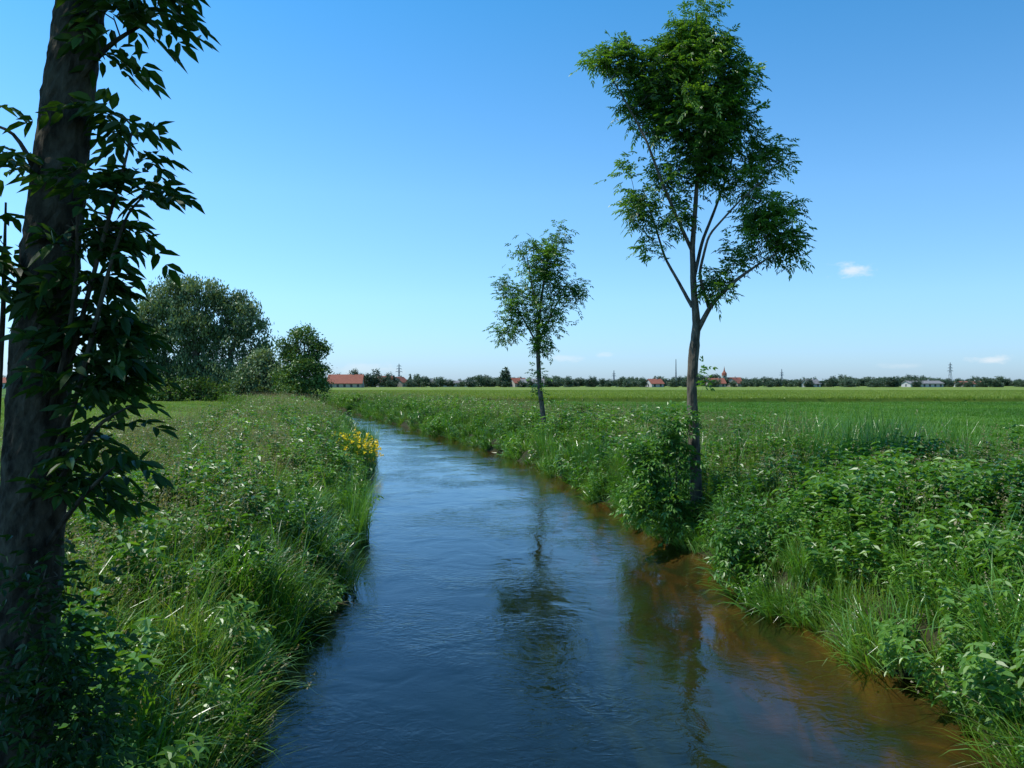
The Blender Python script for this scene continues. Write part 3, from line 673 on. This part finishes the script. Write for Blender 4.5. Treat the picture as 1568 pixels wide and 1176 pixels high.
for (x,d_,w,dp,hw,hr,ro,wl,rf) in ((590,470,9,8,3.4,3.4,.4,M_white,M_red),(612,480,8,8,3.4,3.,1.2,M_cream,M_red),(655,600,10,9,3.,2.6,.2,M_white,M_gry),(705,500,24,12,2.8,1.4,.05,M_white,M_gry),
 (793,460,8,8,3.,2.6,.5,M_cream,M_red),(815,450,12,9,3.,2.,.1,M_cream,M_gry),(1002,450,7,8,2.6,2.4,.3,M_white,M_red),(1096,480,9,8,2.8,2.8,.1,M_cream,M_red),(1124,500,8,8,3.,3.,.9,M_cream,M_red),
 (1242,450,7,7,2.6,2.2,.3,M_white,M_gry),(1412,450,18,10,2.6,1.4,.05,M_white,M_gry),(1486,470,14,10,2.4,1.4,.02,M_white,M_red),(5,420,14,10,3.,2.5,.1,M_white,M_red)):
    house('village_house',x,d_,w,dp,hw,hr,ro,wl,rf)
e=bpy.data.objects.new('village_church',None); scene.collection.objects.link(e); e.location=((1109-784)/F*520,520,.8)
p=Parts(); v,f=boxv(-1.3,1.3,-1.3,1.3,0,7.8); p.add(v,f); child(e,'tower',p,[M_cream])
p=Parts(); zz=[7.8,8.3,9,9.8,10.4,11.2,13.6]; rr=[1.8,1.6,1.7,1.1,.65,.4,.02]; v,f=tube([(0,0,z) for z in zz],rr,8); p.add(v,f); child(e,'spire',p,[M_red])
p=Parts(); v,f=boxv(1.6,10,-3,3,0,3.6); p.add(v,f); child(e,'nave_walls',p,[M_cream])
p=Parts(); p.add([(1.45,-3.4,3.5),(10.4,-3.4,3.5),(10.4,0,6.6),(1.45,0,6.6),(1.45,3.4,3.5),(10.4,3.4,3.5)],[(0,1,2,3),(4,5,2,3)]); child(e,'nave_roof',p,[M_red])
p=Parts()
for z in (5,7.): 
    v,f=boxv(-.4,.4,-1.33,-1.27,z-.6,z+.6); p.add(v,f)
child(e,'belfry_windows',p,[M_win])
def pylon(x,d_,top,arms=3,w=3.,th=.12):
    Ht=H+(588-top)/F*d_-.8; Z=np.linspace(0,Ht,10); wd=np.interp(Z,[0,Ht*.6,Ht],[w,w*.35,.25])
    A=[];B=[]
    c=[(-1,-1),(1,-1),(1,1),(-1,1)]
    for i_ in range(9):
        for k in range(4):
            a,b_=c[k],c[(k+1)%4]
            p0=lambda q,i__: (q[0]*wd[i__]/2,q[1]*wd[i__]/2,Z[i__])
            A+= [p0(a,i_),p0(a,i_),p0(b_,i_)]; B+=[p0(a,i_+1),p0(b_,i_+1),p0(a,i_+1)]
    for k in range(arms):
        z=Ht*(.66+.12*k); L_=Ht*(.14-.025*k)
        for sg in (-1,1):
            A+=[(0,-.3,z),(0,.3,z),(0,0,z+Ht*.04),(sg*L_,0,z)]; B+=[(sg*L_,0,z),(sg*L_,0,z),(sg*L_,0,z),(sg*L_,0,z-Ht*.03)]
    p=Parts(); A=np.array(A,float);B=np.array(B,float); v,f=segs(A,B,np.full(len(A),th),np.full(len(A),th),4); p.add(v,f)
    o=p.obj('electricity_pylon',[M_steel]); o.location=((x-784)/F*d_,d_,.8); o.rotation_euler=(0,0,.3)
pylon(1455,620,555); pylon(1197,700,565,2,2.2,.1); pylon(940,700,567,2,2.2,.1); pylon(611,640,557,3,2.5); pylon(1035,640,550,0,1.4,.1)

# ------------------------------------------------------------------ sky, sun, camera
EL=math.radians(58); AZ=math.radians(-92)
w=bpy.data.worlds.new('World'); scene.world=w; w.use_nodes=True; t=w.node_tree; N=t.nodes; L=t.links; N.clear()
out=N.new('ShaderNodeOutputWorld'); bg=N.new('ShaderNodeBackground'); bg.inputs['Strength'].default_value=.15
sky=N.new('ShaderNodeTexSky'); sky.sky_type='NISHITA'; sky.sun_disc=False; sky.sun_elevation=EL; sky.sun_rotation=AZ%(2*math.pi)
sky.altitude=400; sky.air_density=1.0; sky.dust_density=.6; sky.ozone_density=2.
tc=N.new('ShaderNodeTexCoord')
sx=N.new('ShaderNodeSeparateXYZ'); L.new(tc.outputs['Generated'],sx.inputs[0])
cr=N.new('ShaderNodeValToRGB'); e=cr.color_ramp.elements
for k,(q,c) in enumerate([(0,(.38,.53,.84)),(.10,(.48,.69,.88)),(.22,(.47,.76,.93)),(.42,(.26,.72,.93)),(1,(.15,.48,.75))]):
    x_=e[k] if k<2 else e.new(q)
    x_.position=q; x_.color=(*c,1)
L.new(sx.outputs['Z'],cr.inputs[0])
gm=N.new('ShaderNodeVectorMath'); gm.operation='MULTIPLY'; L.new(sky.outputs[0],gm.inputs[0]); L.new(cr.outputs[0],gm.inputs[1])
gx=N.new('ShaderNodeMath'); gx.operation='MULTIPLY_ADD'; gx.inputs[1].default_value=-.38; gx.inputs[2].default_value=1.6; L.new(sx.outputs['X'],gx.inputs[0])
gs=N.new('ShaderNodeVectorMath'); gs.operation='SCALE'; L.new(gx.outputs[0],gs.inputs['Scale']); L.new(gm.outputs[0],gs.inputs[0])
no=N.new('ShaderNodeTexNoise'); no.inputs['Scale'].default_value=42; no.inputs['Detail'].default_value=4; no.inputs['Roughness'].default_value=.6
mpn=N.new('ShaderNodeMapping'); mpn.inputs['Scale'].default_value=(1,1,2.2); L.new(tc.outputs['Generated'],mpn.inputs[0]); L.new(mpn.outputs[0],no.inputs['Vector'])
acc=None
for (x,y,rx,ry,st) in ((1303,415,28,11,.7),(1518,551,26,8,.6),(865,549,26,6,.3),(922,543,12,4,.3),(560,566,60,10,.25),(1375,560,30,5,.2)):
    c=P(x,y,1.)-np.array([0,0,H]); nn=np.linalg.norm(c); c=c/nn
    sb=N.new('ShaderNodeVectorMath'); sb.operation='SUBTRACT'; L.new(tc.outputs['Generated'],sb.inputs[0]); sb.inputs[1].default_value=tuple(c)
    ml=N.new('ShaderNodeVectorMath'); ml.operation='MULTIPLY'; L.new(sb.outputs[0],ml.inputs[0]); ml.inputs[1].default_value=(F*nn/rx,F*nn/rx,F*nn/ry)
    le=N.new('ShaderNodeVectorMath'); le.operation='LENGTH'; L.new(ml.outputs[0],le.inputs[0])
    ad=N.new('ShaderNodeMath'); ad.operation='MULTIPLY_ADD'; ad.inputs[1].default_value=-3.2; L.new(no.outputs['Fac'],ad.inputs[0]); 
    a2=N.new('ShaderNodeMath'); a2.operation='ADD'; a2.inputs[1].default_value=1.6; L.new(le.outputs['Value'],a2.inputs[0]); L.new(a2.outputs[0],ad.inputs[2])
    mr=N.new('ShaderNodeMapRange'); mr.interpolation_type='SMOOTHSTEP'; mr.inputs['From Min'].default_value=1.25; mr.inputs['From Max'].default_value=.0; mr.inputs['To Min'].default_value=0; mr.inputs['To Max'].default_value=st
    L.new(ad.outputs[0],mr.inputs['Value'])
    if acc is None: acc=mr.outputs[0]
    else:
        q=N.new('ShaderNodeMath'); q.operation='MAXIMUM'; L.new(acc,q.inputs[0]); L.new(mr.outputs[0],q.inputs[1]); acc=q.outputs[0]
mix=N.new('ShaderNodeMix'); mix.data_type='RGBA'; L.new(acc,mix.inputs[0]); L.new(gs.outputs[0],mix.inputs[6]); mix.inputs[7].default_value=(6.,6.3,6.6,1)
L.new(mix.outputs[2],bg.inputs['Color']); L.new(bg.outputs[0],out.inputs[0])
try: w.cycles.sampling_method='NONE'
except Exception as ex: print(ex)
sd=bpy.data.lights.new('sun','SUN'); sd.energy=5.; sd.angle=math.radians(.53); sd.color=(1,.96,.88)
so_=bpy.data.objects.new('sun',sd); scene.collection.objects.link(so_)
dirv=Vector((math.sin(AZ)*math.cos(EL),math.cos(AZ)*math.cos(EL),math.sin(EL)))
so_.rotation_euler=(-dirv).to_track_quat('-Z','Y').to_euler(); so_.location=(-20,0,30)
cd=bpy.data.cameras.new('camera'); cd.sensor_width=36; cd.lens=36*F/1568; cd.clip_end=12000; cd.clip_start=.05
co=bpy.data.objects.new('camera',cd); scene.collection.objects.link(co); co.location=(0,0,H); co.rotation_euler=(math.radians(90),0,0)
scene.camera=co
print('done')
